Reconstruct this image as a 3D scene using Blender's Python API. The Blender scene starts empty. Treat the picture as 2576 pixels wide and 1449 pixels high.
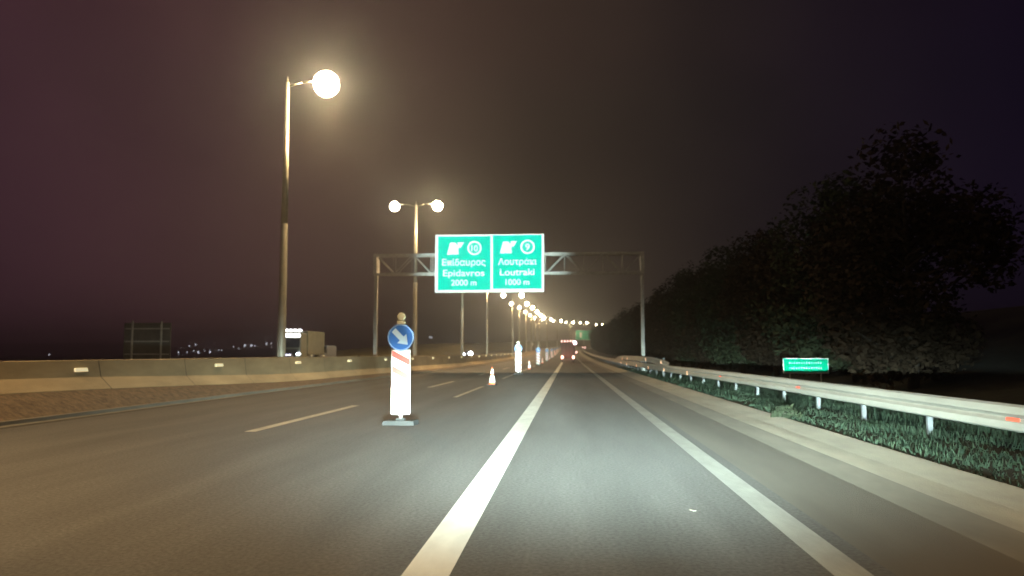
import bpy, bmesh, math, random
from mathutils import Vector, Matrix
random.seed(7)
S = bpy.context.scene
COL = S.collection
R = math.radians

# ------------------------------------------------------------------ camera
cd = bpy.data.cameras.new('camera'); cam = bpy.data.objects.new('camera', cd); COL.objects.link(cam)
cd.sensor_width = 36.0; cd.lens = 36.0 * 1983.0 / 2576.0
cd.clip_start = 0.1; cd.clip_end = 9000
cam.location = (0, 0, 1.85)
cam.rotation_euler = (R(90 + 4.713), 0, R(4.082))
cd.dof.use_dof = True; cd.dof.focus_distance = 11.0; cd.dof.aperture_fstop = 1.05
S.camera = cam

# ------------------------------------------------------------------ world: night sky
SKY_GAIN = 1.15
wd = bpy.data.worlds.new('World'); S.world = wd; wd.use_nodes = True
nt = wd.node_tree; N = nt.nodes; L = nt.links
for n in list(N): N.remove(n)
out = N.new('ShaderNodeOutputWorld')
sky = N.new('ShaderNodeTexSky'); sky.sky_type = 'NISHITA'; sky.sun_disc = False
sky.sun_elevation = R(-9); sky.sun_rotation = R(60)
bs = N.new('ShaderNodeBackground'); bs.inputs[1].default_value = 0.05
L.new(sky.outputs[0], bs.inputs[0])
tc = N.new('ShaderNodeTexCoord'); sep = N.new('ShaderNodeSeparateXYZ'); L.new(tc.outputs['Generated'], sep.inputs[0])
def ramp(src, stops):
    r = N.new('ShaderNodeValToRGB'); L.new(src, r.inputs[0]); e = r.color_ramp.elements
    while len(e) > 1: e.remove(e[0])
    e[0].position = stops[0][0]; e[0].color = (*stops[0][1], 1)
    for p, c in stops[1:]:
        k = e.new(p); k.color = (*c, 1)
    r.color_ramp.interpolation = 'B_SPLINE' if len(stops) > 3 else 'EASE'
    return r
mr = N.new('ShaderNodeMapRange'); mr.inputs[1].default_value = -0.75; mr.inputs[2].default_value = 0.65
L.new(sep.outputs[0], mr.inputs[0])
# town glow over the coast on the west side, unlit mountains to the east
az = ramp(mr.outputs[0], [(0, (.034, .012, .024)), (.22, (.047, .022, .024)), (.42, (.056, .036, .024)),
                          (.60, (.021, .016, .013)), (.74, (.0075, .0050, .0085)), (1, (.0030, .0014, .0095))])
mz = N.new('ShaderNodeMapRange'); mz.inputs[1].default_value = 0.0; mz.inputs[2].default_value = 0.6
L.new(sep.outputs[2], mz.inputs[0])
el = ramp(mz.outputs[0], [(0, (1.55, 1.55, 1.6)), (.12, (1.42, 1.40, 1.42)), (.35, (1.16, 1.12, 1.12)), (1, (.75, .66, .75))])
mix = N.new('ShaderNodeMixRGB'); mix.blend_type = 'MULTIPLY'; mix.inputs[0].default_value = 1
L.new(az.outputs[0], mix.inputs[1]); L.new(el.outputs[0], mix.inputs[2])
nz = N.new('ShaderNodeTexNoise'); nz.inputs['Scale'].default_value = 2.6; nz.inputs['Detail'].default_value = 4
L.new(tc.outputs['Generated'], nz.inputs[0])
nr = ramp(nz.outputs[0], [(.3, (.78, .78, .8)), (.7, (1.22, 1.18, 1.15))])
mix2 = N.new('ShaderNodeMixRGB'); mix2.blend_type = 'MULTIPLY'; mix2.inputs[0].default_value = 1
L.new(mix.outputs[0], mix2.inputs[1]); L.new(nr.outputs[0], mix2.inputs[2])
bg = N.new('ShaderNodeBackground'); bg.inputs[1].default_value = SKY_GAIN; L.new(mix2.outputs[0], bg.inputs[0])
ad = N.new('ShaderNodeAddShader'); L.new(bs.outputs[0], ad.inputs[0]); L.new(bg.outputs[0], ad.inputs[1])
L.new(ad.outputs[0], out.inputs[0])

S.view_settings.view_transform = 'Standard'; S.view_settings.look = 'None'
S.view_settings.exposure = 0.0; S.view_settings.gamma = 1.0
S.render.engine = 'CYCLES'
S.cycles.use_denoising = True; S.cycles.denoiser = 'OPENIMAGEDENOISE'
S.cycles.max_bounces = 4; S.cycles.diffuse_bounces = 2; S.cycles.glossy_bounces = 2
S.cycles.volume_bounces = 0; S.cycles.transparent_max_bounces = 8
S.cycles.sample_clamp_indirect = 3.0; S.cycles.use_light_tree = False
S.cycles.caustics_reflective = False; S.cycles.caustics_refractive = False

# own car's dipped beam and added spots: (name, power, cone, aim, sideways spread)
BEAMS = [('car_dipped_beam', 9500, 84, (0, 100.0, 0.85), .15), ('sign_fill_spot', 215000, 12.5, (-7.6, 78, 10.8), .6),
         ('board_fill_spot', 420000, 7.0, (-9.0, 150, 1.5), 1.0)]  # the two narrow spots are added to brighten the sign and the boards
DIP_GAIN = 24.5
def m2(t, op, a, b=None):
    n = t.nodes.new('ShaderNodeMath'); n.operation = op
    for i, v in enumerate((a, b)):
        if v is None: continue
        if isinstance(v, (int, float)): n.inputs[i].default_value = v
        else: t.links.new(v, n.inputs[i])
    return n.outputs[0]
for nm, pw, sz, aim, bl in BEAMS:
    for sx in (-0.72, 0.72):
        ld = bpy.data.lights.new(nm, 'SPOT'); ld.energy = pw; ld.color = (.76, 1.0, .94)
        ld.spot_size = R(sz); ld.spot_blend = bl; ld.shadow_soft_size = 0.09
        lo = bpy.data.objects.new(nm, ld); COL.objects.link(lo)
        lo.location = (sx + .15, 1.6, 0.85)
        if nm == 'car_dipped_beam':        # the lamp's own beam pattern: wide and flat, brightest just under the horizon
            lo.rotation_euler = (R(90), 0, 0)
            ld.use_nodes = True; t = ld.node_tree; em = t.nodes['Emission']
            tcn = t.nodes.new('ShaderNodeTexCoord'); sp = t.nodes.new('ShaderNodeSeparateXYZ'); t.links.new(tcn.outputs['Normal'], sp.inputs[0])
            az_ = m2(t, 'ABSOLUTE', sp.outputs[2]); u = m2(t, 'DIVIDE', sp.outputs[0], az_); v = m2(t, 'DIVIDE', sp.outputs[1], az_)
            a_ = m2(t, 'DIVIDE', m2(t, 'ADD', v, .030), .056); b_ = m2(t, 'DIVIDE', m2(t, 'ADD', u, -.02), .37)
            e_ = m2(t, 'MULTIPLY', m2(t, 'ADD', m2(t, 'MULTIPLY', a_, a_), m2(t, 'MULTIPLY', b_, b_)), -1.0)
            g_ = m2(t, 'MULTIPLY', m2(t, 'EXPONENT', e_), DIP_GAIN)
            t.links.new(g_, em.inputs['Strength'])
        else:
            d = Vector(aim) + Vector((sx * .3, 0, 0)) - lo.location
            lo.rotation_euler = d.to_track_quat('-Z', 'Y').to_euler()

# ------------------------------------------------------------------ materials
def mat(name, base, rough=.7, metal=0, noise=None, emis=None, es=0, bump=0, bscale=40, spec=.5):
    m = bpy.data.materials.new(name); m.use_nodes = True
    t = m.node_tree; b = t.nodes['Principled BSDF']
    b.inputs['Base Color'].default_value = (*base, 1); b.inputs['Roughness'].default_value = rough
    b.inputs['Metallic'].default_value = metal; b.inputs['Specular IOR Level'].default_value = spec
    if emis:
        b.inputs['Emission Color'].default_value = (*emis, 1); b.inputs['Emission Strength'].default_value = es
    if noise:
        sc, amt = noise[0], noise[1]; c2 = noise[2] if len(noise) > 2 else None
        g = t.nodes.new('ShaderNodeNewGeometry'); x = t.nodes.new('ShaderNodeTexNoise')
        x.inputs['Scale'].default_value = sc; x.inputs['Detail'].default_value = 7; x.inputs['Roughness'].default_value = .65
        mp = t.nodes.new('ShaderNodeMapping')
        if len(noise) > 3: mp.inputs['Scale'].default_value = noise[3]
        t.links.new(g.outputs['Position'], mp.inputs[0]); t.links.new(mp.outputs[0], x.inputs[0])
        r = t.nodes.new('ShaderNodeValToRGB'); t.links.new(x.outputs[0], r.inputs[0])
        lo = tuple(v * (1 - amt) for v in base); hi = c2 if c2 else tuple(min(1, v * (1 + amt)) for v in base)
        r.color_ramp.elements[0].position = .32; r.color_ramp.elements[0].color = (*lo, 1)
        r.color_ramp.elements[1].position = .68; r.color_ramp.elements[1].color = (*hi, 1)
        t.links.new(r.outputs[0], b.inputs['Base Color'])
    if bump:
        x2 = t.nodes.new('ShaderNodeTexNoise'); x2.inputs['Scale'].default_value = bscale; x2.inputs['Detail'].default_value = 3
        g2 = t.nodes.new('ShaderNodeNewGeometry'); t.links.new(g2.outputs['Position'], x2.inputs[0])
        bn = t.nodes.new('ShaderNodeBump'); bn.inputs['Strength'].default_value = bump; bn.inputs['Distance'].default_value = .02
        t.links.new(x2.outputs[0], bn.inputs['Height']); t.links.new(bn.outputs[0], b.inputs['Normal'])
    return m
M = {}
M['asphalt'] = mat('asphalt', (.085, .085, .082), .85, noise=(1.6, .16, None, (1, .10, 1)), bump=.5, bscale=34)
def roadify(m):
    # polished wheel tracks and coarse stone showing in the surface
    t = m.node_tree; b = t.nodes['Principled BSDF']; src = b.inputs['Base Color'].links[0].from_socket
    g = t.nodes.new('ShaderNodeNewGeometry'); x = t.nodes.new('ShaderNodeTexNoise'); x.inputs['Scale'].default_value = 22; x.inputs['Detail'].default_value = 5
    t.links.new(g.outputs['Position'], x.inputs[0]); r = t.nodes.new('ShaderNodeMapRange'); r.inputs[1].default_value = .35; r.inputs[2].default_value = .65; r.inputs[3].default_value = .72; r.inputs[4].default_value = 1.25
    t.links.new(x.outputs[0], r.inputs[0])
    sp = t.nodes.new('ShaderNodeSeparateXYZ'); t.links.new(g.outputs['Position'], sp.inputs[0])
    w = t.nodes.new('ShaderNodeMath'); w.operation = 'MULTIPLY_ADD'; w.inputs[1].default_value = 2 * math.pi / 1.75; w.inputs[2].default_value = .35; t.links.new(sp.outputs[0], w.inputs[0])
    c = t.nodes.new('ShaderNodeMath'); c.operation = 'COSINE'; t.links.new(w.outputs[0], c.inputs[0])
    k = t.nodes.new('ShaderNodeMath'); k.operation = 'MULTIPLY_ADD'; k.inputs[1].default_value = .07; k.inputs[2].default_value = 1; t.links.new(c.outputs[0], k.inputs[0])
    p = t.nodes.new('ShaderNodeMath'); p.operation = 'MULTIPLY'; t.links.new(r.outputs[0], p.inputs[0]); t.links.new(k.outputs[0], p.inputs[1])
    mx = t.nodes.new('ShaderNodeVectorMath'); mx.operation = 'SCALE'; t.links.new(src, mx.inputs[0]); t.links.new(p.outputs[0], mx.inputs['Scale'])
    t.links.new(mx.outputs[0], b.inputs['Base Color'])
roadify(M['asphalt'])
M['asphalt_worn'] = mat('asphalt_worn', (.105, .095, .078), .85, noise=(.8, .18, None, (1, .1, 1)), bump=.35, bscale=60)
M['asphalt_far'] = mat('asphalt_far', (.085, .078, .065), .85, noise=(.4, .15, None, (1, .15, 1)))
M['paint'] = mat('paint', (.62, .65, .62), .6, noise=(2.2, .16, None, (1, .3, 1)))
M['paint_worn'] = mat('paint_worn', (.36, .34, .27), .7, noise=(2.5, .3, None, (1, .3, 1)))
M['paint_edge'] = mat('paint_edge', (.27, .28, .26), .7, noise=(2.5, .2, None, (1, .3, 1)))
M['concrete'] = mat('concrete', (.36, .345, .28), .85, noise=(1.2, .2, None, (1, .3, 1)), bump=.3, bscale=30)
M['concrete_kerb'] = mat('concrete_kerb', (.16, .148, .12), .85, noise=(1.3, .2, None, (1, .3, 1)))
M['barrier'] = mat('barrier', (.32, .255, .155), .85, noise=(.9, .25, None, (1, .25, 1)), bump=.3, bscale=20)
M['verge'] = mat('verge', (.115, .082, .052), .95, noise=(5.0, .5), bump=.9, bscale=16)
M['gutter'] = mat('gutter', (.035, .03, .025), .9, noise=(2, .3))
M['bank'] = mat('bank', (.24, .21, .10), .95, noise=(.35, .35, (.32, .28, .13)), bump=.6, bscale=3)
M['soil'] = mat('soil', (.022, .024, .016), .95, noise=(1.6, .5, (.04, .042, .025)), bump=.8, bscale=8)
M['ground'] = mat('ground', (.02, .02, .016), 1, noise=(.02, .3))
M['hill'] = mat('hill', (.03, .026, .02), 1, noise=(.05, .5))
M['grass'] = mat('grass', (.020, .036, .024), .9, noise=(1.3, .3, (.034, .05, .032)), spec=.05)
M['galv'] = mat('galvanised_steel', (.42, .42, .40), .5, .35, noise=(3, .15))
M['galv_dull'] = mat('dull_steel', (.44, .44, .42), .6, .3, noise=(3, .2))
M['rail'] = mat('rail_steel', (.36, .35, .31), .55, .15, noise=(1.4, .14, None, (1, .25, 1)))
M['mast'] = mat('mast_steel', (.50, .47, .38), .5, .2, noise=(2, .15))
M['sign_green'] = mat('sign_green', (.0, .55, .42), .5, spec=0.0)
M['sign_white'] = mat('sign_white', (.93, .93, .93), .5, spec=.2)
M['sign_back'] = mat('sign_back', (.12, .115, .105), .7, .1, noise=(1.2, .3))
M['sign_green_small'] = mat('sign_green_small', (.0, .40, .22), .5, spec=0)
M['blue'] = mat('sign_blue', (.012, .12, .46), .5)
M['arrow'] = mat('arrow_white', (.45, .6, .75), .5)
M['board_white'] = mat('board_white', (.88, .86, .85), .55)
M['board_red'] = mat('board_red', (.55, .10, .08), .55)
M['cone'] = mat('cone_orange', (.75, .13, .03), .6)
M['rubber'] = mat('rubber', (.014, .014, .014), .8)
M['lens_grey'] = mat('lens_grey', (.55, .50, .34), .35)
M['lamp_body'] = mat('lamp_body', (.35, .34, .30), .5, .3)
M['glow'] = mat('lamp_glow', (1, .9, .7), .4, emis=(1, .80, .46), es=190)
M['glow_white'] = mat('lamp_glow_white', (1, .95, .85), .4, emis=(1, .86, .60), es=45)
M['refl_y'] = mat('reflector_yellow_glow', (.9, .85, .55), .3, emis=(1, .82, .5), es=.55)  # emission stands in for headlight shine sent back by the reflectors
M['refl_r'] = mat('reflector_red_glow', (.8, .10, .06), .35, emis=(1, .22, .14), es=.30)  # returned shine put in as a weak red glow
M['refl_o'] = mat('reflector_amber_glow', (.95, .55, .3), .35, emis=(1, .62, .38), es=.9)  # glow added to the material in place of reflected light
M['head'] = mat('headlight_white', (1, 1, 1), .3, emis=(.86, .93, 1), es=30)
M['strip'] = mat('roof_light_white', (1, 1, 1), .3, emis=(.95, .97, 1), es=11)
M['strip_dim'] = mat('bumper_light', (1, 1, 1), .3, emis=(.80, .78, 1), es=4)
M['tail'] = mat('tail_light', (1, .5, .4), .3, emis=(1, .50, .38), es=7)
M['marker'] = mat('marker_light', (1, .6, .5), .3, emis=(1, .55, .48), es=5)
M['beacon'] = mat('beacon_pink', (1, .7, .7), .3, emis=(1, .60, .66), es=14)
M['truck_rear'] = mat('truck_rear', (.16, .085, .07), .6, noise=(1.5, .2))
M['truck_grey'] = mat('truck_body', (.17, .175, .135), .6, noise=(1, .2))
M['van_grey'] = mat('van_paint', (.30, .31, .34), .45)
M['dark'] = mat('dark_trim', (.02, .02, .02), .6)
M['glass'] = mat('dark_glass', (.02, .02, .025), .08)
M['tyre'] = mat('tyre', (.02, .02, .02), .9)
M['bark'] = mat('bark', (.03, .022, .016), .95, noise=(3, .4))
M['leaf'] = mat('leaf', (.026, .018, .012), .9, noise=(.9, .55, (.04, .028, .018)), spec=.1)
M['leaf2'] = mat('leaf_green', (.025, .035, .02), .9, noise=(.9, .5, (.04, .05, .028)), spec=.1)
M['town'] = mat('town_light', (1, 1, 1), .4, emis=(.82, .86, 1), es=5)

for k in ('refl_y', 'refl_r', 'refl_o', 'strip', 'strip_dim', 'marker', 'town', 'tail', 'beacon', 'head'): M[k].cycles.emission_sampling = 'NONE'
M['post'] = mat('post_steel', (.13, .14, .15), .7, .2, noise=(3, .3))
# ------------------------------------------------------------------ mesh helpers
class MB:
    def __init__(s): s.v = []; s.f = []; s.m = []; s.mi = 0
    def q(s, pts):
        i = len(s.v); s.v += [tuple(p) for p in pts]; s.f.append(tuple(range(i, i + len(pts)))); s.m.append(s.mi)
    def box(s, x0, x1, y0, y1, z0, z1, taper=0):
        i = len(s.v); t = taper
        s.v += [(x0, y0, z0), (x1, y0, z0), (x1, y1, z0), (x0, y1, z0), (x0 + t, y0 + t, z1), (x1 - t, y0 + t, z1), (x1 - t, y1 - t, z1), (x0 + t, y1 - t, z1)]
        for f in ((0, 3, 2, 1), (4, 5, 6, 7), (0, 1, 5, 4), (1, 2, 6, 5), (2, 3, 7, 6), (3, 0, 4, 7)):
            s.f.append(tuple(i + k for k in f)); s.m.append(s.mi)
    def tube(s, p, q, r0, r1=None, n=10, caps=True):
        r1 = r0 if r1 is None else r1
        p = Vector(p); q = Vector(q); d = (q - p).normalized()
        a = d.orthogonal().normalized(); b = d.cross(a); i = len(s.v)
        for c, r in ((p, r0), (q, r1)):
            for k in range(n):
                t = 2 * math.pi * k / n; s.v.append(tuple(c + a * (r * math.cos(t)) + b * (r * math.sin(t))))
        for k in range(n):
            j = (k + 1) % n; s.f.append((i + k, i + j, i + n + j, i + n + k)); s.m.append(s.mi)
        if caps:
            s.f.append(tuple(i + k for k in range(n))[::-1]); s.f.append(tuple(i + n + k for k in range(n))); s.m += [s.mi] * 2
    def lathe(s, prof, n=20, c=(0, 0, 0), axis='z', sx=1, sy=1):
        i = len(s.v)
        for r, z in prof:
            for k in range(n):
                t = 2 * math.pi * k / n; x, y = r * math.cos(t) * sx, r * math.sin(t) * sy
                if axis == 'z': s.v.append((c[0] + x, c[1] + y, c[2] + z))
                else: s.v.append((c[0] + x, c[1] - z, c[2] + y))
        for a in range(len(prof) - 1):
            for k in range(n):
                j = (k + 1) % n; s.f.append((i + a * n + k, i + a * n + j, i + (a + 1) * n + j, i + (a + 1) * n + k)); s.m.append(s.mi)
        s.f.append(tuple(i + k for k in range(n))[::-1]); s.m.append(s.mi)
        s.f.append(tuple(i + (len(prof) - 1) * n + k for k in range(n))); s.m.append(s.mi)
    def ball(s, c, rx, ry, rz, n=14, m=8):
        prof = [(max(.02, math.sin(math.pi * k / m)), -math.cos(math.pi * k / m)) for k in range(m + 1)]
        i = len(s.v); s.lathe(prof, n)
        for k in range(i, len(s.v)):
            x, y, z = s.v[k]; s.v[k] = (c[0] + x * rx, c[1] + y * ry, c[2] + z * rz)
    def prism(s, pts, y0, y1):        # outline in x,z pushed through y
        i = len(s.v); n = len(pts)
        s.v += [(x, y0, z) for x, z in pts] + [(x, y1, z) for x, z in pts]
        s.f.append(tuple(range(i, i + n))); s.f.append(tuple(range(i + n, i + 2 * n))[::-1]); s.m += [s.mi] * 2
        for k in range(n):
            j = (k + 1) % n; s.f.append((i + k, i + n + k, i + n + j, i + j)); s.m.append(s.mi)
    def build(s, name, mats, parent=None, smooth=False, bevel=0):
        me = bpy.data.meshes.new(name); me.from_pydata(s.v, [], s.f)
        mats = mats if isinstance(mats, (list, tuple)) else [mats]
        for k in mats: me.materials.append(k)
        if len(mats) > 1: me.polygons.foreach_set('material_index', s.m)
        if smooth: me.polygons.foreach_set('use_smooth', [True] * len(me.polygons))
        bm = bmesh.new(); bm.from_mesh(me); bmesh.ops.recalc_face_normals(bm, faces=bm.faces)
        if bevel:
            bmesh.ops.bevel(bm, geom=[e for e in bm.edges], offset=bevel, segments=2, affect='EDGES', profile=.6)
        bm.to_mesh(me); bm.free(); me.update()
        o = bpy.data.objects.new(name, me); COL.objects.link(o)
        if parent: o.parent = parent
        return o
def tag(o, label=None, cat=None, group=None, kind=None):
    for k, v in (('label', label), ('category', cat), ('group', group), ('kind', kind)):
        if v: o[k] = v
    return o
def empty(name, loc, rz=0, **kw):
    o = bpy.data.objects.new(name, None); COL.objects.link(o); o.location = loc; o.rotation_euler = (0, 0, rz)
    o.empty_display_size = .3
    return tag(o, **kw)
def copy_tree(o, parent=None):
    c = o.copy(); COL.objects.link(c); c.parent = parent
    for ch in list(o.children): copy_tree(ch, c)
    return c

# ------------------------------------------------------------------ road alignment
def sm(t): t = max(0, min(1, t)); return t * t * (3 - 2 * t)
def curve(d): return 7.9e-4 * (d - 370) ** 2 if d > 370 else 0.0
def rise(d):
    if d < 90: return 0.0
    if d < 640: return 2.9e-5 * (d - 90) ** 2
    return 2.9e-5 * 550 ** 2 + 2.9e-5 * 1100 * (d - 640) * .35
def med(d): return 1.7 * sm((d - 22) / 100)
def P(d, off, z=0, m=False):
    if m: off += med(d)
    th = math.atan(2 * 7.9e-4 * (d - 370)) if d > 370 else 0
    return Vector((curve(d) + off * math.cos(th), d - off * math.sin(th), rise(d) + z))
def heading(d): return -(math.atan(2 * 7.9e-4 * (d - 370)) if d > 370 else 0)
def stations(a, b):
    r = []; d = a
    while d < b: r.append(d); d += 3 if d < 60 else (8 if d < 370 else 12)
    return r + [b]
def loft(sections, a, b, mb=None):
    """sections(d) -> list of world points across; one sheet along the road"""
    mb = mb or MB(); st = stations(a, b); n = None; i = len(mb.v)
    for d in st:
        p = sections(d); n = len(p); mb.v += [tuple(x) for x in p]
    for k in range(len(st) - 1):
        for j in range(n - 1):
            mb.f.append((i + k * n + j, i + k * n + j + 1, i + (k + 1) * n + j + 1, i + (k + 1) * n + j)); mb.m.append(mb.mi)
    return mb
END = 760

# ------------------------------------------------------------------ ground and roads
g = MB(); g.q([(-2400, -110, -2.2), (2400, -110, -2.2), (2400, 2300, -2.2), (-2400, 2300, -2.2)])
tag(g.build('ground', M['ground']), kind='structure')

def sec_road(d): return [P(d, -13.75, 0, True), P(d, -6, 0), P(d, 2.72, 0)]
tag(loft(sec_road, -60, END).build('road', M['asphalt']), kind='structure')
tag(loft(lambda d: [P(d, 2.72, 0), P(d, 4.0, 0)], -60, END).build('road_shoulder', M['asphalt_worn']), kind='structure')
tag(loft(lambda d: [P(d, 4.0, 0), P(d, 4.3, .03), P(d, 4.55, .05)], -60, END).build('kerb_strip', M['concrete_kerb']), kind='structure')
tag(loft(lambda d: [P(d, 4.55, .05), P(d, 5.1, .055), P(d, 5.78, .11), P(d, 5.82, .11), P(d, 5.83, -.05)], -60, END).build('concrete_gutter', M['concrete']), kind='structure')
tag(loft(lambda d: [P(d, 5.83, .03), P(d, 8.0, .0), P(d, 11, -.15), P(d, 14, .1), P(d, 20, 1.2), P(d, 40, 6), P(d, 80, 10)], -60, END).build('verge', M['soil']), kind='structure')

def z0(d): return .72 + (.25 - .72) * sm((d - 18) / 30) - .12 * sm((d - 48) / 50)        # foot of the median barrier
tag(loft(lambda d: [P(d, -14.05, .004, True), P(d, -13.75, .004, True)], -60, END).build('drainage_channel', M['gutter']), kind='structure')
tag(loft(lambda d: [P(d, -14.4, .12, True), P(d, -14.22, .12, True), P(d, -14.2, .02, True), P(d, -14.05, .0, True)], -60, END).build('kerb', M['concrete_kerb']), kind='structure')
tag(loft(lambda d: [P(d, -15.55, z0(d), True), P(d, -15.0, .12 + (z0(d) - .1) * .55, True), P(d, -14.4, .10, True)], -60, END).build('median_slope', M['verge']), kind='structure')
tag(loft(lambda d: [P(d, -21.4, .7, True), P(d, -18, .72, True), P(d, -16.2, min(.7, z0(d) + .4), True)], -60, END).build('median', M['verge']), kind='structure')
tag(loft(lambda d: [P(d, -35.5, .7, True), P(d, -28, .7, True), P(d, -21.4, .7, True)], -60, END).build('opposite_carriageway', M['asphalt_far']), kind='structure')
def bank(d):
    h = 3.6 * sm((d - 105) / 190)
    return [P(d, -90, h * 1.0 - 2.5, True), P(d, -60, .3 + h, True), P(d, -46, .7 + h, True), P(d, -40, .7 + h * .8, True), P(d, -35.5, .7, True)]
tag(loft(bank, -60, END).build('embankment', M['bank']), kind='structure')

# painted markings
def line(name, off, w, spans, m, z=.004):
    mb = MB()
    for a, b in spans: loft(lambda d: [P(d, off - w / 2, z), P(d, off + w / 2, z)], a, b, mb)
    return tag(mb.build(name, M[m]), kind='structure')
line('lane_line', -1.2, .40, [(-40, 420)], 'paint')
line('edge_line', 2.36, .33, [(-40, 500)], 'paint_edge')
line('dashed_line', -7.5, .27, [(18.3 + 24 * k, 27.6 + 24 * k) for k in range(-2, 12)], 'paint_worn')
line('dashed_line', -4.75, .20, [(33 + 24 * k, 44 + 24 * k) for k in range(0, 10)], 'paint_worn')
mbx = MB(); mbx2 = MB()
for off in (-23.0, -34.2): loft(lambda d: [P(d, off - .1, .705, True), P(d, off + .1, .705, True)], -40, 600, mbx)
for off in (-26.7, -30.4):
    for k in range(30): loft(lambda d: [P(d, off - .09, .705, True), P(d, off + .09, .705, True)], 20 * k, 20 * k + 7, mbx)
tag(mbx.build('opposite_markings', M['paint_worn']), kind='structure')

# small reflective chip lying on the lane
c = MB(); c.box(-.018, .018, -.05, .05, 0, .006, .002); o = c.build('road_stud', M['concrete_kerb']); o.location = (1.45, 9.6, .002); o.rotation_euler = (0, 0, .5)
tag(o, 'small pale stud on the bare asphalt between the white line and the edge line', 'road stud')

# ------------------------------------------------------------------ far hills
def hill(name, x0, x1, y, hgt, dep, seed, n=60):
    rnd = random.Random(seed); mb = MB(); ph = [rnd.uniform(0, 6.28) for _ in range(5)]
    rows = 8
    for j in range(rows):
        for i in range(n + 1):
            t = i / n; x = x0 + (x1 - x0) * t
            e = math.sin(math.pi * t) ** .6
            hh = hgt * e * (.62 + .2 * math.sin(5 * t + ph[0]) + .12 * math.sin(13 * t + ph[1]) + .06 * math.sin(31 * t + ph[2]))
            s_ = math.sin(math.pi * j / (rows - 1) * .5)
            mb.v.append((x, y + dep * j / (rows - 1), -2.3 + max(0, hh) * s_))
    for j in range(rows - 1):
        for i in range(n):
            a = j * (n + 1) + i; mb.f.append((a, a + 1, a + n + 2, a + n + 1)); mb.m.append(0)
    return tag(mb.build(name, M['hill'], smooth=True), kind='structure')
hill('hills', -2350, 500, 1620, 44, 400, 3)
hill('hills', -100, 2300, 1500, 48, 500, 5)

# ------------------------------------------------------------------ median barrier with reflectors
bar = MB()
def bsec(d):
    b = z0(d); t = b + .40; top = 1.62 - .06 * sm((d - 30) / 60) - .25 * sm((d - 100) / 100)
    return [P(d, -15.55, b - .05, True), P(d, -15.56, b + .02, True), P(d, -15.95, t, True), P(d, -16.06, top - .02, True), P(d, -16.09, top, True), P(d, -16.24, top, True), P(d, -16.27, top - .02, True), P(d, -16.4, t, True), P(d, -16.7, b - .05, True)]
br = empty('concrete_barrier', P(0, -16, 0), label='long concrete barrier with a sloped pale foot along the median left of the road', cat='barrier')
o = loft(bsec, -60, 620).build('wall', M['barrier'], br); o.matrix_parent_inverse = Matrix.Translation(br.location).inverted()
jt = MB()
for k in range(-5, 50):
    d = 6.0 * k + 2
    if d > 200: break
    a = bsec(d); b = bsec(d + .035)
    n3 = Vector((.006, 0, .004))
    for j in range(5):
        jt.q([a[j] + n3, b[j] + n3, b[j + 1] + n3, a[j + 1] + n3])
o = jt.build('joint', M['gutter'], br); o.matrix_parent_inverse = Matrix.Translation(br.location).inverted(); o['kind'] = 'stuff'
rf = MB(); rf.box(-.03, .03, -.11, .11, -.045, .045, .01)
rme = None
for k in range(0, 22):
    d = 14.8 + 10.15 * k
    p = P(d, -15.98, min(1.33, 1.30) + .0, True)
    if rme is None:
        o = rf.build('reflector', M['refl_y'], br); rme = o
    else:
        o = rme.copy(); COL.objects.link(o); o.parent = br
    o.location = p - br.location + Vector((0, 0, 0)); s_ = 1 + min(1.2, d / 110); o.scale = (s_, s_ * (2.6 if d < 60 else 1.4), s_ * 1.1)

# ------------------------------------------------------------------ lamp masts
def make_mast():
    root = empty('street_lamp', (0, 0, 0))
    b = MB(); b.box(-.3, .3, -.3, .3, -.6, .1, .03); b.build('footing', M['barrier'], root)
    m = MB(); m.tube((0, 0, .1), (0, 0, 8.5), .25, .20, 12, False); m.tube((0, 0, 8.5), (0, 0, 17.0), .20, .12, 12); m.tube((0, 0, 17.0), (0, 0, 17.35), .05, .03, 8)
    m.build('mast', M['mast'], root, smooth=True)
    for s_ in (-1, 1):
        a = MB(); pts = [(0, 0, 16.75), (s_ * .9, 0, 16.98), (s_ * 1.9, 0, 17.06)]
        for p, q in zip(pts, pts[1:]): a.tube(p, q, .055, .05, 8)
        a.build('arm', M['mast'], root, smooth=True)
        h = MB(); h.lathe([(.10, .16), (.34, .12), (.44, .02), (.46, -.06)], 18, (s_ * 2.35, 0, 17.08), sx=1.25, sy=.85)
        hd = h.build('lamp_head', M['lamp_body'], root, smooth=True)
        w = MB(); w.ball((s_ * 2.35, 0, 16.80), .54, .54, .54); w.build('lamp_glass', M['glow'] if s_ > 0 else M['glow_white'], hd, smooth=True)
    return root
LAMP_P = 8500
proto = make_mast()
labels = {
 -1: 'twin-arm lamp mast on the median well behind the camera', 0: 'twin-arm lamp mast on the median just left of the camera',
 1: 'thick tall lamp mast nearest the camera, whose lamp burns largest above the road',
 2: 'lamp mast left of the green overhead sign, both its lamps lit above the truss',
 3: 'lamp mast whose lamps hide behind the left half of the green sign',
 4: 'lamp mast whose lamps hide behind the middle of the green sign',
 5: 'lamp mast showing both lamps directly under the green sign'}
words_ = ['first', 'second', 'third', 'fourth', 'fifth', 'sixth', 'seventh', 'eighth', 'ninth', 'tenth']
for n in range(6, 16): labels[n] = 'far lamp mast on the bend, %s beyond the one right under the green sign' % words_[n - 6]
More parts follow.
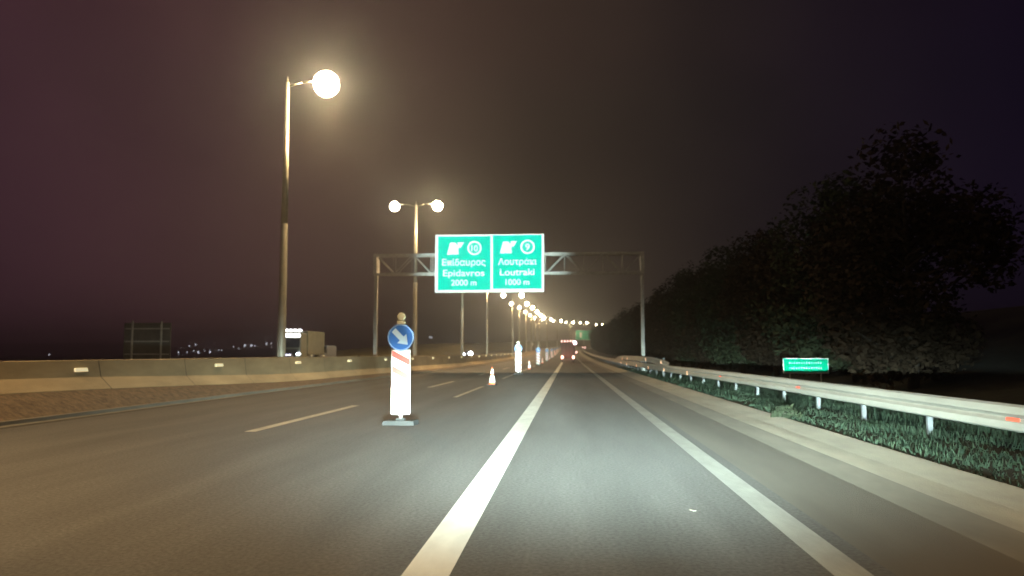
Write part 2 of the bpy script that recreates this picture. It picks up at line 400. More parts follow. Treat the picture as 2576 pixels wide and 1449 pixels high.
for n in range(-1, 16):
    d = 44.7 + 38.7 * (n - 1)
    o = proto if n == -1 else copy_tree(proto)
    base = .5 if d < 60 else .35
    if n in (0, 1, 2): base = 1.15
    p = P(d, -16.5, base - .25 if n < 5 else 0, True)
    if n in (5, 6): p.z -= .7
    if n == 15: p.z -= 1.0
    p.x += {1: -.3, 2: -1.0, 3: -1.7, 4: -1.8, 5: .7}.get(n, 0)
    if n == 13: p.z -= .3
    o.location = p; o.rotation_euler = (0, 0, heading(d))
    tag(o, labels[n], 'street lamp', 'twin-arm lamp masts along the median')
    if n == 1:
        for ch in o.children_recursive:
            if ch.name.startswith('lamp_glass'): ch.scale = (1.4,) * 3; ch.location = (-2.35 * .4, 0, -16.8 * .4 + .05)
        for ch in list(o.children_recursive):      # only the arm over our side is fitted here
            if ch.name.startswith(('arm', 'lamp_head', 'lamp_glass')) and min(v.co.x for v in ch.data.vertices) < -.3: bpy.data.objects.remove(ch)
    for s_ in (-1, 1):
        if (d > 300 or n == 1) and s_ < 0: continue
        if d > 480: continue
        if n == -1 and s_ < 0: continue
        ld = bpy.data.lights.new('lamp_bulb', 'SPOT'); ld.energy = LAMP_P * (1 if d < 250 else 1.5); ld.color = (1, .64, .30)
        ld.spot_size = R(132 if d < 120 else 158); ld.spot_blend = .5; ld.shadow_soft_size = .25
        lo = bpy.data.objects.new('lamp_bulb', ld); COL.objects.link(lo); lo.parent = o; lo.location = (s_ * 2.35, 0, 15.7 if n == 1 else 16.2)
        lo.rotation_euler = (0, R(-s_ * 8), 0)

# ------------------------------------------------------------------ sign gantries
def gantry(Y, xl, xr, ztop, zbot, zl, zr, label, group, base=None, heading_=0, tk=.34, panel=.95):
    w = xr - xl
    root = empty('sign_gantry', base if base else (xl, Y, 0), heading_, label=label, cat='sign gantry', group=group)
    for x, zz in ((0, zl), (w, zr)):
        m = MB(); m.box(x - tk / 2, x + tk / 2, -tk / 2, tk / 2, zz, ztop, .02)
        m.box(x - tk, x + tk, -tk, tk, zz - .6, zz + .18, .03)
        m.build('leg', M['galv_dull'], root)
    t = MB(); c_ = .11
    for y in (-.55, .55):
        for z in (ztop - c_, zbot + c_): t.box(tk / 2, w - tk / 2, y - c_, y + c_, z - c_, z + c_)
        nb = max(4, int(w / 1.9)); s_ = w / nb
        for k in range(nb):
            xa, xb = k * s_ + .1, (k + 1) * s_ - .05
            if k % 2: t.tube((xa, y, zbot + .15), (xb, y, ztop - .15), .06, n=6)
            else: t.tube((xa, y, ztop - .15), (xb, y, zbot + .15), .06, n=6)
            t.tube(((k + 1) * s_ - .03, y, zbot + .1), ((k + 1) * s_ - .03, y, ztop - .1), .05, n=6)
    for z in (ztop - c_, zbot + c_):
        for k in range(nb + 1): t.tube((min(w - .2, max(.2, k * s_)), -.55, z), (min(w - .2, max(.2, k * s_)), .55, z), .045, n=6)
    for x in (0, w): t.box(x - tk / 2, x + tk / 2, -.66, .66, zbot - .05, ztop + .02)
    t.build('truss', M['galv_dull'], root)
    return root
GY = 78.0
gantry(GY + .8, -19.5, 7.35, 11.85, 9.7, .6, -.1, 'grey steel truss gantry standing across the road behind the large green sign', 'sign gantries over the road')

# text as real geometry
def text_mesh(s, cx, z, h, width, y, parent, name='lettering', m=None, bold=.012):
    cu = bpy.data.curves.new('t', 'FONT'); cu.body = s; cu.size = 1; cu.align_x = 'CENTER'; cu.extrude = .004; cu.offset = bold
    o = bpy.data.objects.new('t', cu); COL.objects.link(o); bpy.context.view_layer.update()
    dg = bpy.context.evaluated_depsgraph_get(); me = bpy.data.meshes.new_from_object(o.evaluated_get(dg)); bpy.data.objects.remove(o)
    xs = [v.co.x for v in me.vertices]; x0, x1 = min(xs), max(xs)
    capH = .729; sx = width / (x1 - x0); sz = h / capH
    for v in me.vertices:
        v.co = Vector((cx + (v.co.x - (x0 + x1) / 2) * sx, y - v.co.z, z + v.co.y * sz))
    me.name = name; me.materials.clear(); me.materials.append(m or M['sign_white'])
    q = bpy.data.objects.new(name, me); COL.objects.link(q); q.parent = parent
    return q
k_ = 10.93 / 1850.0
def U(x): return (x - 1100) * k_
def V(z): return (732 - z) * k_
sg = empty('direction_sign', (-7.86, GY, 10.805), label='large green two-panel motorway sign for exits 10 and 9, hanging over the lanes', cat='road sign')
b = MB(); b.box(U(175), U(2028), .0, .10, V(1228), V(240)); b.build('backing', M['sign_white'], sg)
for (x0, x1, z0_, z1_) in ((228, 1122, 1186, 270), (1166, 1988, 1170, 258)):
    p = MB(); p.box(U(x0), U(x1), -.02, -.003, V(z0_), V(z1_)); pn = p.build('panel', M['sign_green'], sg)
    dx, dz = (0, 0) if x0 < 500 else (903, -12)
    s_ = MB()
    s_.prism([(U(x + dx), V(z + dz)) for x, z in ((380, 582), (470, 582), (481, 560), (488, 582), (583, 578), (576, 520), (574, 490), (590, 458), (612, 470), (672, 370), (560, 374), (562, 392), (575, 402), (548, 416), (536, 400), (530, 376), (438, 376), (425, 400))], -.034, -.021)
    s_.build('exit_symbol', M['sign_white'], pn)
    cx, cz = (850, 472) if x0 < 500 else (1752, 460)
    r_ = MB(); n = 40
    for k in range(n):
        a0, a1 = 2 * math.pi * k / n, 2 * math.pi * (k + 1) / n
        r_.q([(U(cx + 122 * math.cos(a0)), -.03, V(cz + 122 * math.sin(a0))), (U(cx + 122 * math.cos(a1)), -.03, V(cz + 122 * math.sin(a1))),
              (U(cx + 92 * math.cos(a1)), -.03, V(cz + 92 * math.sin(a1))), (U(cx + 92 * math.cos(a0)), -.03, V(cz + 92 * math.sin(a0)))])
    rr = r_.build('number_ring', M['sign_white'], pn)
    if x0 < 500:
        T = [('10', 852, 527, 108, 112), ('Επίδαυρος', 671, 768, 112, 742), ('Epidavros', 668, 948, 112, 706), ('2000 m', 670, 1110, 104, 430)]
    else:
        T = [('9', 1752, 515, 112, 72), ('Λουτράκι', 1580, 762, 108, 652), ('Loutraki', 1576, 940, 116, 584), ('1000 m', 1580, 1104, 104, 402)]
    for s, x, z, h, w in T: text_mesh(s, U(x), V(z), h * k_, w * k_, -.03, pn)

# far gantry on the bend with its green sign
dF = 520.0
pF = P(dF, -14.0, 0)
fx0, fx1 = 2286, 2392
pF = Vector(((2286 - 2273.7) / 3152.0 * dF * 1.0, dF, rise(dF)))
hF = 0.0
gantry(dF, 0, 17.5, 9.7 + 1.2, 8.6, 0, 0, 'distant truss gantry on the bend ahead holding a small green sign', 'sign gantries over the road', base=pF, tk=.5)
sg2 = empty('direction_sign', (pF.x + 8.6, dF - .9, pF.z + 8.2), label='distant green overhead sign on the bend, its corner hidden by dark trees', cat='road sign')
b = MB(); b.box(-5.9, 5.9, 0, .1, -3.3, 3.3); b.build('backing', M['sign_white'], sg2)
b = MB(); b.box(-5.65, -.9, -.04, -.003, -3.05, 3.05); b.box(-.8, 5.65, -.04, -.003, -3.05, 3.05); pn = b.build('panel', M['sign_green'], sg2)
b = MB(); b.box(-3.4, -1.7, -.07, -.045, -1.8, 1.8); b.box(3.4, 3.6, -.07, -.045, -2.4, 2.4); b.build('lettering', M['sign_white'], pn)

# small green sign behind the guardrail
ss = empty('direction_sign', (11.9, 40.8, -.15), R(-4), label='small wide green sign on two short posts in the grass behind the guardrail', cat='road sign')
b = MB(); b.box(-1.10, 1.10, 0, .04, .98, 1.74, 0); pl = b.build('panel', M['sign_white'], ss)
b = MB(); b.box(-1.06, 1.06, -.012, -.003, 1.02, 1.70, 0); pl2 = b.build('face', M['sign_green_small'], pl)
rnd = random.Random(2); b = MB()
for zz, hh in ((1.46, .11), (1.20, .12)):
    x = -.8
    while x < .75:
        w = rnd.uniform(.03, .06); b.box(x, x + w, -.022, -.014, zz, zz + hh * rnd.uniform(.6, .9)); x += w + .07
b.build('lettering', M['sign_white'], pl2)
for x in (-.75, .75):
    b = MB(); b.tube((x, .07, 0), (x, .07, 1.7), .035); b.build('post', M['galv'], ss)

# ------------------------------------------------------------------ roadside guardrail
def rx(d): return 8.0 - 1.0 * sm((d - 25) / 55) 
gr = empty('guardrail', (0, 0, 0), label='long galvanised double-wave guardrail with red reflectors beside the concrete gutter', cat='guardrail')
def wave(d, zb=.44, zt=.93, dx=0):
    x = rx(d) + dx; pr = [(0.0, 0), (-.07, .04), (-.085, .13), (-.085, .17), (-.02, .22), (.0, .245), (-.02, .27), (-.085, .32), (-.085, .36), (-.07, .45), (0, .49)]
    return [P(d, x + a, zb + b_ * (zt - zb) / .49) for a, b_ in pr]
loft(wave, -40, 560).build('rail', M['rail'], gr)
pm = MB(); pm.box(-.055, .055, -.05, .05, -.3, .84); pm.box(-.14, -.055, -.05, .05, .55, .8)
first = None
for k in range(46):
    d = 6.7 + 4.0 * k
    if first is None: first = pm.build('post', M['post'], gr); o = first
    else: o = first.copy(); COL.objects.link(o); o.parent = gr
    o.location = P(d, rx(d) + .16, 0)
rr = MB(); rr.box(-.02, .02, -.09, .09, -.055, .055, .01); fr = None
for d in (14.9, 28.2, 41.3):
    if fr is None: fr = rr.build('reflector', M['refl_r'], gr); o = fr
    else: o = fr.copy(); COL.objects.link(o); o.parent = gr
    o.location = P(d, rx(d) - .05, .60); o.scale = (1, 2.6, 1.7)
# raised second rail round the gantry leg
g2 = empty('guardrail', (0, 0, 0), label='short raised guardrail above the main rail by the gantry leg, studded with amber reflectors', cat='guardrail')
def wave2(d):
    e = sm((d - 57) / 8) * sm((118 - d) / 14); zb = .62 + .42 * e
    return wave(d, zb, zb + .49, -.03 - .02 * e)
o = loft(wave2, 58, 116).build('rail', M['rail'], g2)
pm = MB(); pm.box(-.055, .055, -.05, .05, 0, 1.48); f2 = None
for k in range(13):
    d = 62 + 4 * k
    if f2 is None: f2 = pm.build('post', M['post'], g2); o = f2
    else: o = f2.copy(); COL.objects.link(o); o.parent = g2
    o.location = P(d, rx(d) + .10, 0)
ra = MB(); ra.box(-.02, .02, -.08, .08, -.07, .07, .015); fa = None
for x, y, hi in ((375, 360, 1), (460, 355, 1), (775, 370, 1), (1035, 420, 1), (350, 430, 0), (445, 455, 0), (610, 475, 0), (810, 510, 0), (1075, 545, 0), (1465, 600, 0)):
    sxp = 2400 + x / 4.293
    d = 7.2 * 3152 / (sxp - 2273.7)
    for _ in range(4): d = (rx(d) - .1) * 3152 / (sxp - 2273.7) * .998 + .4
    z = 1.85 - (1350 + y / 4.293 - 1411.9) / 3152 * d
    z = min(1.45, max(1.12, z)) if hi else min(.86, max(.55, z))
    if fa is None: fa = ra.build('reflector', M['refl_o'], g2); o = fa
    else: o = fa.copy(); COL.objects.link(o); o.parent = g2
    o.location = P(d, rx(d) - (.15 if hi else .12), z); o.scale = (1, 1.2 + d / 60, 1.1 + d / 90)

# ------------------------------------------------------------------ lane closure boards and cones
def make_board():
    root = empty('guide_board', (0, 0, 0))
    b = MB(); b.box(-.42, .42, -.32, .32, 0, .11, .03); b.box(-.1, .1, -.1, .1, .11, .17); b.build('foot', M['rubber'], root)
    b = MB(); b.box(-.03, .03, -.03, .03, .12, 2.0); b.build('post', M['galv'], root)
    b = MB(); x0, x1, z0_, z1_ = -.25, .25, .26, 1.93
    b.box(x0, x1, -.055, -.032, z0_, z1_)
    b.mi = 1; zz = z0_ + .06
    while zz < z1_ - .3:
        b.q([(x0 + .01, -.0585, zz + .24), (x1 - .01, -.0585, zz), (x1 - .01, -.0585, zz + .16), (x0 + .01, -.0585, zz + .40)]); zz += .40
    b.build('striped_panel', [M['board_white'], M['board_red']], root)
    b = MB(); b.lathe([(.35, 0), (.35, .02)], 32, (0, -.075, 2.25), axis='y'); dsc = b.build('keep_right_disc', M['blue'], root)
    b = MB(); r_ = .335
    for k in range(32):
        a0, a1 = 2 * math.pi * k / 32, 2 * math.pi * (k + 1) / 32
        b.q([(r_ * math.cos(a0), -.099, 2.25 + r_ * math.sin(a0)), (r_ * math.cos(a1), -.099, 2.25 + r_ * math.sin(a1)), (.32 * math.cos(a1), -.099, 2.25 + .32 * math.sin(a1)), (.32 * math.cos(a0), -.099, 2.25 + .32 * math.sin(a0))])
    def rot(x, z, a=R(-45)): return (x * math.cos(a) - z * math.sin(a), 2.25 + x * math.sin(a) + z * math.cos(a))
    b.prism([rot(x, z) for x, z in ((-.27, -.07), (.04, -.07), (.04, -.17), (.27, 0), (.04, .17), (.04, .07), (-.27, .07))], -.106, -.097)
    b.build('arrow', M['arrow'], dsc)
    b = MB(); b.box(-.11, .11, -.08, .04, 2.60, 2.68); b.lathe([(.08, -.05), (.11, -.03), (.11, .03), (.08, .05)], 20, (0, -.02, 2.79), axis='y'); b.build('warning_lamp', M['lens_grey'], root)
    return root
def make_cone():
    root = empty('traffic_cone', (0, 0, 0))
    b = MB(); b.box(-.26, .26, -.26, .26, 0, .05, .01); b.build('base', M['rubber'], root)
    def rad(z): return .185 - (.185 - .035) * (z - .05) / .97
    b = MB(); b.lathe([(rad(.05) + .02, .05), (rad(.1), .09), (rad(.3), .3), (rad(1.0), 1.0), (.03, 1.04)], 20); b.build('body', M['cone'], root, smooth=True)
    for a, c_ in ((.16, .54), (.64, .92)):
        b = MB(); b.lathe([(rad(a) + .006, a), (rad(c_) + .006, c_)], 20); b.build('reflective_band', M['board_white'], root, smooth=True)
    return root
bd = make_board(); cn = make_cone()
ds = [20.4, 68.6, 114, 160, 206, 252, 298, 344, 390, 430]
for i, d in enumerate(ds):
    o = bd if i == 0 else copy_tree(bd)
    o.location = P(d, -4.35, .004); o.rotation_euler = (0, 0, heading(d) + (R(3) if i % 2 else R(-2)))
    lb = ['striped lane-closure board with blue arrow disc nearest the camera, left of the white line',
          'second lane-closure board along the row, standing between two traffic cones'][i] if i < 2 else 'bright lane-closure board, %s in the row from the camera' % words_[i]
    tag(o, lb, 'guide board', 'lane closure boards left of the white line')
for i, d in enumerate([45.6, 89, 134, 183, 229, 275]):
    o = cn if i == 0 else copy_tree(cn)
    o.location = P(d, -4.4, .004); o.rotation_euler = (0, 0, random.uniform(-.4, .4))
    lb = ['traffic cone with two bright bands standing alone before the second closure board'][i] if i < 1 else 'small traffic cone just behind the %s closure board of the row' % words_[i]
    tag(o, lb, 'traffic cone', 'traffic cones between the closure boards')

# round sign far off on the median, and a marker post
rs = empty('round_sign', P(330, -16.9, .7, True), label='small round speed sign with a pale rim on the far median, behind the cones', cat='road sign')
b = MB(); b.tube((0, 0, 0), (0, 0, 3.2), .05); b.build('post', M['galv'], rs)
b = MB(); b.lathe([(.7, 0), (.7, .03)], 28, (0, -.09, 3.2), axis='y'); pl = b.build('rim', M['lens_grey'], rs)
b = MB(); b.lathe([(.45, 0), (.45, .02)], 28, (0, -.125, 3.2), axis='y'); b.build('face', M['sign_white'], pl)
mp = MB(); mp.tube((0, 0, 0), (0, 0, 2.9), .12, n=8); o = mp.build('marker_post', M['dark']); o.location = P(205, -15.4, .3, True)
tag(o, 'dark slim post on the median beside the second closure board', 'post')

# ------------------------------------------------------------------ vehicles
def wheel(parent, x, y, r, w):
    b = MB(); b.tube((x - w / 2, y, r), (x + w / 2, y, r), r, n=20); t = b.build('wheel', M['tyre'], parent)
    b = MB(); b.tube((x - w / 2 - .01, y, r), (x + w / 2 + .01, y, r), r * .55, n=14); b.build('rim', M['galv'], t)
def lamp(parent, name, m, x, y, z, rx_, rz):
    b = MB(); b.ball((x, y, z), rx_, .05, rz, 12, 6); return b.build(name, M[m], parent, smooth=True)

# lorry ahead in our lane, seen from the rear
dT = 146
tr = empty('lorry', P(dT, -.12, 0), label='dark red lorry ahead in our lane with a row of marker lights along its roof', cat='lorry')
b = MB(); b.box(-1.27, 1.27, 0, 8.5, 1.15, 3.85); b.build('cargo_box', M['truck_rear'], tr, bevel=.04)
b = MB(); b.box(-1.2, 1.2, 8.9, 11, .7, 3.1, .08); b.build('cab', M['truck_rear'], tr, bevel=.06)
b = MB(); b.box(-.012, .012, -.02, 0, 1.2, 3.7); b.box(-1.15, -1.1, -.03, 0, 1.25, 3.7); b.box(1.1, 1.15, -.03, 0, 1.25, 3.7); b.box(-.35, -.3, -.03, 0, 1.25, 3.7); b.box(.3, .35, -.03, 0, 1.25, 3.7)
b.build('rear_door', M['dark'], tr)
b = MB(); b.box(-1.22, 1.22, -.05, .1, .45, .62); b.box(-.5, -.4, 0, 8, .7, 1.14); b.box(.4, .5, 0, 8, .7, 1.14); b.box(-1.25, 1.25, .0, .05, .85, 1.1); b.build('chassis', M['truck_rear'], tr)
for x in (-1.0, 1.0):
    for y in (1.6, 2.9, 9.8): wheel(tr, x, y, .5, .35)
for x in (-1.02, 1.02): lamp(tr, 'tail_light', 'tail', x, -.09, .98, .21, .30)
for x in (-1.12, -.56, -.02, .52): lamp(tr, 'marker_light', 'marker', x, -.06, 3.93, .085, .20)
lamp(tr, 'marker_light', 'marker', .98, -.06, 3.93, .10, .2)
lamp(tr, 'rear_beacon', 'beacon', 1.33, -.06, 3.62, .30, .33)
pl_ = bpy.data.lights.new('tail_glow', 'POINT'); pl_.energy = 50; pl_.color = (1, .25, .15); pl_.shadow_soft_size = .3
lo = bpy.data.objects.new('tail_glow', pl_); COL.objects.link(lo); lo.parent = tr; lo.location = (0, -1.2, 1.3)

# two cars further up the bend
def rear_car(d, off, zoff, label, m):
    c_ = empty('car', P(d, off, 0), heading(d), label=label, cat='car', group='cars further up the bend')
    prof = [(-2.1, .35), (-2.15, .9), (-1.9, 1.0), (-1.3, 1.45), (.3, 1.47), (1.1, 1.0), (2.1, .85), (2.15, .35)]
    b = MB(); i = 0
    for sx in (-.88, .88):
        b.v += [(sx * (.82 if z > 1.1 else 1), y + 2.1, z) for y, z in prof]
    n = len(prof); b.f += [tuple(range(n)), tuple(range(n, 2 * n))[::-1]]; b.m += [0, 0]
    for k in range(n): j = (k + 1) % n; b.f.append((k, j, n + j, n + k)); b.m.append(0)
    b.build('body', M['van_grey'], c_)
    b = MB(); b.q([(-.62, .18, 1.03), (.62, .18, 1.03), (.55, .70, 1.40), (-.55, .70, 1.40)]); b.build('rear_window', M['glass'], c_)
    for x in (-.78, .78):
        for y in (.8, 3.4): wheel(c_, x, y, .32, .2)
    for x in (-.72, .72): lamp(c_, 'tail_light', m, x, -.08, .85, .26, .42)
    return c_
rear_car(300, 3.0 - .7, 0, 'car ahead of the lorry with pinkish rear lights showing beside its right edge', 'marker')
rear_car(470, 1.2, 0, 'farthest car on the bend, its rear lights just below the distant green sign', 'marker')

# oncoming lorry on the opposite carriageway
on = empty('lorry', (-30.2, 84, .7), label='blurred pale lorry on the opposite carriageway with white lights across the cab roof', cat='lorry')
b = MB(); b.box(-1.25, 1.25, 2.3, 8.2, .95, 3.6); b.build('cargo_box', M['truck_grey'], on, bevel=.04)
b = MB(); b.box(-1.22, 1.22, .0, 2.1, .45, 3.35, .06); cab = b.build('cab', M['truck_grey'], on, bevel=.06)
b = MB(); b.box(-1.05, 1.05, -.03, .02, 1.75, 2.75); b.build('windscreen', M['glass'], cab)
b = MB(); b.box(-1.0, 1.0, -.04, .0, .95, 1.55); b.build('grille', M['dark'], cab)
b = MB(); b.box(-1.25, 1.25, .35, .45, 3.35, 3.62); b.build('light_bar', M['galv'], cab)
b = MB(); b.box(-1.2, 1.2, -.12, .1, .35, .62); b.build('bumper', M['galv'], cab)
for x in (-.95, -.48, 0, .48, .95): lamp(on, 'roof_light', 'strip', x, .28, 3.62, .24, .11)
for x in (-.92, -.46, 0, .46, .92): lamp(on, 'roof_light', 'strip', x, -.06, 3.06, .26, .17)
for x in (-1.0, -.6, -.3, .05): lamp(on, 'bumper_light', 'strip_dim', x, -.15, .95, .13, .07)
lamp(on, 'headlight', 'head', 1.0, -.15, 1.05, .22, .09)
for x in (-1.0, 1.0):
    for y in (1.0, 6.3): wheel(on, x, y, .5, .32)

# grey van following it
vn = empty('van', (-33.2, 103, .7), label='plain grey van behind the oncoming lorry on the opposite carriageway', cat='van')
b = MB(); b.prism([(-.95, .35), (.95, .35), (.98, 1.0), (.9, 2.15), (-.9, 2.15), (-.98, 1.0)], 0.9, 5.2); b.build('body', M['van_grey'], vn, bevel=.05)
b = MB(); b.box(-.95, .95, -.1, .95, .35, 1.15, .04); b.build('bonnet', M['van_grey'], vn)
b = MB(); b.q([(-.85, .0, 1.17), (.85, .0, 1.17), (.8, .88, 2.0), (-.8, .88, 2.0)]); b.build('windscreen', M['glass'], vn)
for x in (-.8, .8): lamp(vn, 'headlight', 'refl_y', x, -.12, .8, .15, .09)
for x in (-.85, .85):
    for y in (.7, 4.2): wheel(vn, x, y, .35, .24)

# oncoming car with dazzling headlights
oc = empty('car', (-24.4 + 0, 190, .7 + rise(190)), label='oncoming car on the opposite carriageway with a dazzling white headlight', cat='car')
b = MB(); prof = [(0, .3), (-.02, .75), (1.0, .95), (1.7, 1.42), (3.2, 1.45), (4.2, 1.0), (4.3, .3)]
for sx in (-.88, .88): b.v += [(sx * (.82 if z > 1.1 else 1), y, z) for y, z in prof]
n = len(prof); b.f += [tuple(range(n)), tuple(range(n, 2 * n))[::-1]]; b.m += [0, 0]
for k in range(n): j = (k + 1) % n; b.f.append((k, j, n + j, n + k)); b.m.append(0)
b.build('body', M['van_grey'], oc)
b = MB(); b.q([(-.66, 1.04, 1.02), (.66, 1.04, 1.02), (.6, 1.62, 1.38), (-.6, 1.62, 1.38)]); b.build('windscreen', M['glass'], oc)
for x in (-.78, .78):
    for y in (.8, 3.4): wheel(oc, x, y, .32, .2)
lamp(oc, 'headlight', 'head', .80, -.1, .72, .48, .50)
lamp(oc, 'headlight', 'head', -.80, -.1, .55, .22, .24)

# back of a roadside board on the far side
bk = empty('road_sign', (-36.4, 66, .7), label='large dull sign board seen from behind across the opposite carriageway', cat='road sign')
b = MB(); b.box(-2.1, 2.1, 0, .08, .5, 3.75, 0); b.build('board', M['sign_back'], bk)
for x in (-1.3, 1.3):
    b = MB(); b.tube((x, -.1, 0), (x, -.1, 3.9), .09); b.build('post', M['galv_dull'], bk)
b = MB(); 
for z in (1.0, 2.1, 3.2): b.box(-2.0, 2.0, -.06, -.0, z, z + .1)
b.build('brace', M['galv_dull'], bk)

# ------------------------------------------------------------------ lights of the far shore
pts = [(735, 490, 0), (735, 520, 0), (770, 522, 0), (838, 432, 0), (896, 418, 0), (815, 487, 0), (877, 475, 0), (920, 490, 1), (981, 472, 0), (1032, 485, 1), (1115, 472, 0), (1140, 472, 0), (1250, 437, 0), (1300, 455, 0), (1356, 428, 1), (1418, 425, 1), (1450, 430, 0), (1560, 410, 1), (1603, 408, 0)]
pts = [(400 + x / 2.342, 1200 + y / 2.342, b_) for x, y, b_ in pts] + [(x / 2.415, 1200 + y / 2.415, b_) for x, y, b_ in ((158, 548, 1), (292, 540, 0), (475, 528, 0))] + [(1719, 1349, 0), (1727, 1350, 0)]
tp = empty('shore_lamp', (0, 0, 0))
b = MB(); b.tube((0, 0, -50), (0, 0, 0), .25, n=6); b.build('mast', M['dark'], tp)
b = MB(); b.ball((0, 0, 0), .95, .6, 1.9, 10, 6); b.build('lamp_glass', M['town'], tp, smooth=True)
for i, (x, y, br_) in enumerate(pts):
    D = 1250 + 37 * (i % 7)
    c_, s2 = math.cos(R(4.082)), math.sin(R(4.082)); cp, sp = math.cos(R(4.713)), math.sin(R(4.713))
    v = Vector(((x - 2048) / 3153, 1, (1152 - y) / 3153))
    v = Vector((v.x, v.y * cp - v.z * sp, v.y * sp + v.z * cp)); v = Vector((v.x * c_ - v.y * s2, v.x * s2 + v.y * c_, v.z)); v *= D / v.y
    o = tp if i == 0 else copy_tree(tp)
    o.location = (v.x, v.y, 1.85 + v.z); s_ = 1.15 if br_ else .8; o.scale = (s_, s_, s_)
    if i < 19: lb, gr_ = 'tiny white lamp in the scattered row of far shore lights left of the oncoming lorry', 'shore lamps left of the oncoming lorry'
    elif i < 22: lb, gr_ = 'lone tiny lamp on the dark shore far left, beyond the dull sign board', 'shore lamps beyond the dull sign board'
    else: lb, gr_ = 'one of two tiny lamps right of the nearest blue arrow disc', 'pair of shore lamps by the blue disc'
    tag(o, lb, 'lamp', gr_)

# ------------------------------------------------------------------ trees behind the guardrail
def make_tree(seed, h, m):
    rnd = random.Random(seed); root = empty('roadside_tree', (0, 0, 0))
    t = MB(); top = Vector((rnd.uniform(-.4, .4), rnd.uniform(-.4, .4), h * .62)); pv = Vector((0, 0, 0)); rr_ = .26
    for k in range(1, 6):
        q = top * (k / 5) + Vector((rnd.uniform(-.12, .12), rnd.uniform(-.12, .12), 0)); t.tube(pv, q, rr_, rr_ * .8, 8, False); pv = q; rr_ *= .8
    cl = []
    for k in range(24):
        a = rnd.uniform(0, 6.28); zz = h * rnd.uniform(.05, .62); L_ = h * rnd.uniform(.16, .30)
        p0 = top * (zz / top.z); q = p0 + Vector((math.cos(a) * L_, math.sin(a) * L_, h * rnd.uniform(.08, .28)))
        t.tube(p0, q, .09, .03, 6, False); cl.append((q, h * rnd.uniform(.12, .19)))
    for k in range(7):
        a = k * .9 + seed; cl.append((Vector((math.cos(a) * h * .13, math.sin(a) * h * .13, h * rnd.uniform(.13, .24))), h * .13))
    cl.append((Vector((top.x, top.y, h * .80)), h * .16)); cl.append((Vector((top.x + .3, top.y, h * .92)), h * .10))
    t.build('trunk', M['bark'], root, smooth=True)
    c_ = MB()
    for q, r_ in cl:
        for _ in range(400):
            v = Vector((rnd.gauss(0, 1), rnd.gauss(0, 1), rnd.gauss(0, 1))).normalized() * (r_ * rnd.uniform(.35, 1.12) ** .6)
            v.z *= .85; p0 = q + v; s_ = rnd.uniform(.09, .22)
            a = Vector((rnd.uniform(-1, 1), rnd.uniform(-1, 1), rnd.uniform(-.6, .6))).normalized(); b_ = a.orthogonal().normalized()
            b_ = (Matrix.Rotation(rnd.uniform(0, 6.28), 3, a) @ b_)
            c_.q([p0 - a * s_, p0 + b_ * s_ * .5, p0 + a * s_, p0 - b_ * s_ * .5])
    me = bpy.data.meshes.new('crown'); me.from_pydata(c_.v, [], c_.f); me.materials.append(m)
    o = bpy.data.objects.new('crown', me); COL.objects.link(o); o.parent = root
    return root
protos = [make_tree(11, 11.2, M['leaf']), make_tree(23, 11.6, M['leaf2']), make_tree(37, 10.8, M['leaf'])]
used = [False] * 3
rnd = random.Random(5)
TD = [36 + 7.2 * k for k in range(60)]
for i, d in enumerate(TD):
    k = i % 3
    o = protos[k] if not used[k] else copy_tree(protos[k]); used[k] = True
    o.location = P(d, 14.6 + rnd.uniform(-.7, 1.2), .1); s_ = rnd.uniform(.93, 1.03); o.scale = (s_, s_, s_ * rnd.uniform(.96, 1.03)); o.rotation_euler = (0, 0, rnd.uniform(0, 6.28))
    if i == 0: tag(o, 'dark leafy tree at the near end of the row behind the guardrail', 'tree', 'trees in the dark row behind the guardrail')
    else: tag(o, 'dark leafy tree within the long row behind the guardrail', 'tree', 'unlit trees along the row behind the guardrail')

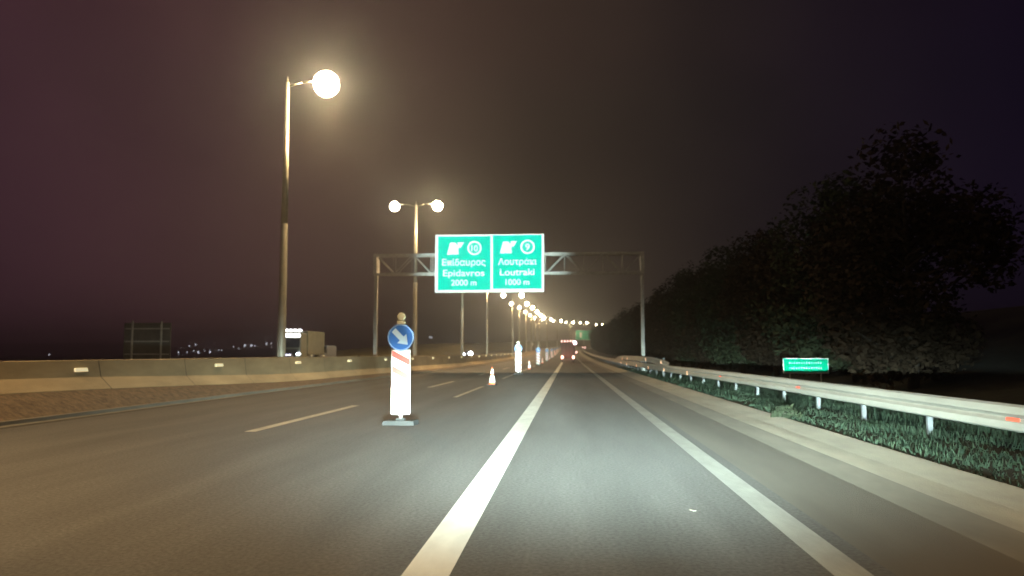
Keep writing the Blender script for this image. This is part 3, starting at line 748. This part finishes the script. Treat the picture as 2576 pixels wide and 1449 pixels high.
# shrub at the gutter edge and by the gantry foot
def shrub(name, loc, r_, n, m, label, cat='shrub', seed=1):
    rnd = random.Random(seed); c_ = MB()
    for _ in range(n):
        v = Vector((rnd.gauss(0, 1), rnd.gauss(0, 1), abs(rnd.gauss(0, 1)))).normalized() * r_ * rnd.uniform(.3, 1)
        s_ = rnd.uniform(.04, .09) * max(1, r_); a = Vector((rnd.uniform(-1, 1), rnd.uniform(-1, 1), rnd.uniform(-.2, 1))).normalized(); b_ = a.orthogonal().normalized()
        c_.q([v - a * s_, v + b_ * s_ * .5, v + a * s_, v - b_ * s_ * .5])
    o = empty(name, loc, label=label, cat=cat)
    me = bpy.data.meshes.new('foliage'); me.from_pydata(c_.v, [], c_.f); me.materials.append(m)
    q = bpy.data.objects.new('foliage', me); COL.objects.link(q); q.parent = o
    t = MB()
    for k in range(6):
        a = k * 1.05; t.tube((0, 0, -.1), (math.cos(a) * r_ * .6, math.sin(a) * r_ * .6, r_ * .6), .02, .008, 5)
    t.build('stem', M['bark'], o)
shrub('shrub', (5.95, 22.3, .03), .42, 500, M['leaf2'], 'small low shrub leaning over the edge of the concrete gutter', seed=4)
shrub('shrub', (-21.0, 78, .7), .95, 900, M['leaf'], 'low pale shrub behind the barrier beside the left gantry leg', seed=9)

# roadside grass
rnd = random.Random(12); c_ = MB()
for _ in range(42000):
    d = 5 + 95 * rnd.random() ** 1.7; x = rnd.uniform(5.9, 12.5)
    p0 = P(d, x, .0 if x < 8 else -.1); h_ = rnd.uniform(.04, .17) * (1 if x < 8 else 1.6) * (1 + .5 * math.sin(d * .9) * math.sin(x * 1.7 + d * .23)); a = rnd.uniform(0, 6.28); w = .014 + .0009 * d
    dx, dy = math.cos(a) * w, math.sin(a) * w; lx, ly = rnd.uniform(-.4, .4) * h_, rnd.uniform(-.4, .4) * h_
    c_.q([(p0.x - dx, p0.y - dy, p0.z), (p0.x + dx, p0.y + dy, p0.z), (p0.x + lx, p0.y + ly, p0.z + h_)])
me = bpy.data.meshes.new('grass'); me.from_pydata(c_.v, [], c_.f); me.materials.append(M['grass'])
o = bpy.data.objects.new('grass', me); COL.objects.link(o); tag(o, 'rough green grass on the verge under the guardrail', 'grass', kind='stuff')

# ------------------------------------------------------------------ haze in the night air
HAZE = 0.0012
if HAZE:
    b = MB(); b.box(-2420, 2420, -130, 2320, -3.2, 52)
    hz = b.build('haze', M['dark']); hm = bpy.data.materials.new('haze'); hm.use_nodes = True; t = hm.node_tree
    for n in list(t.nodes): t.nodes.remove(n)
    oo = t.nodes.new('ShaderNodeOutputMaterial'); pv_ = t.nodes.new('ShaderNodeVolumePrincipled')
    pv_.inputs['Density'].default_value = HAZE; pv_.inputs['Color'].default_value = (.9, .9, .9, 1); pv_.inputs['Anisotropy'].default_value = .90
    t.links.new(pv_.outputs[0], oo.inputs['Volume']); hz.data.materials.clear(); hz.data.materials.append(hm); tag(hz, kind='stuff')
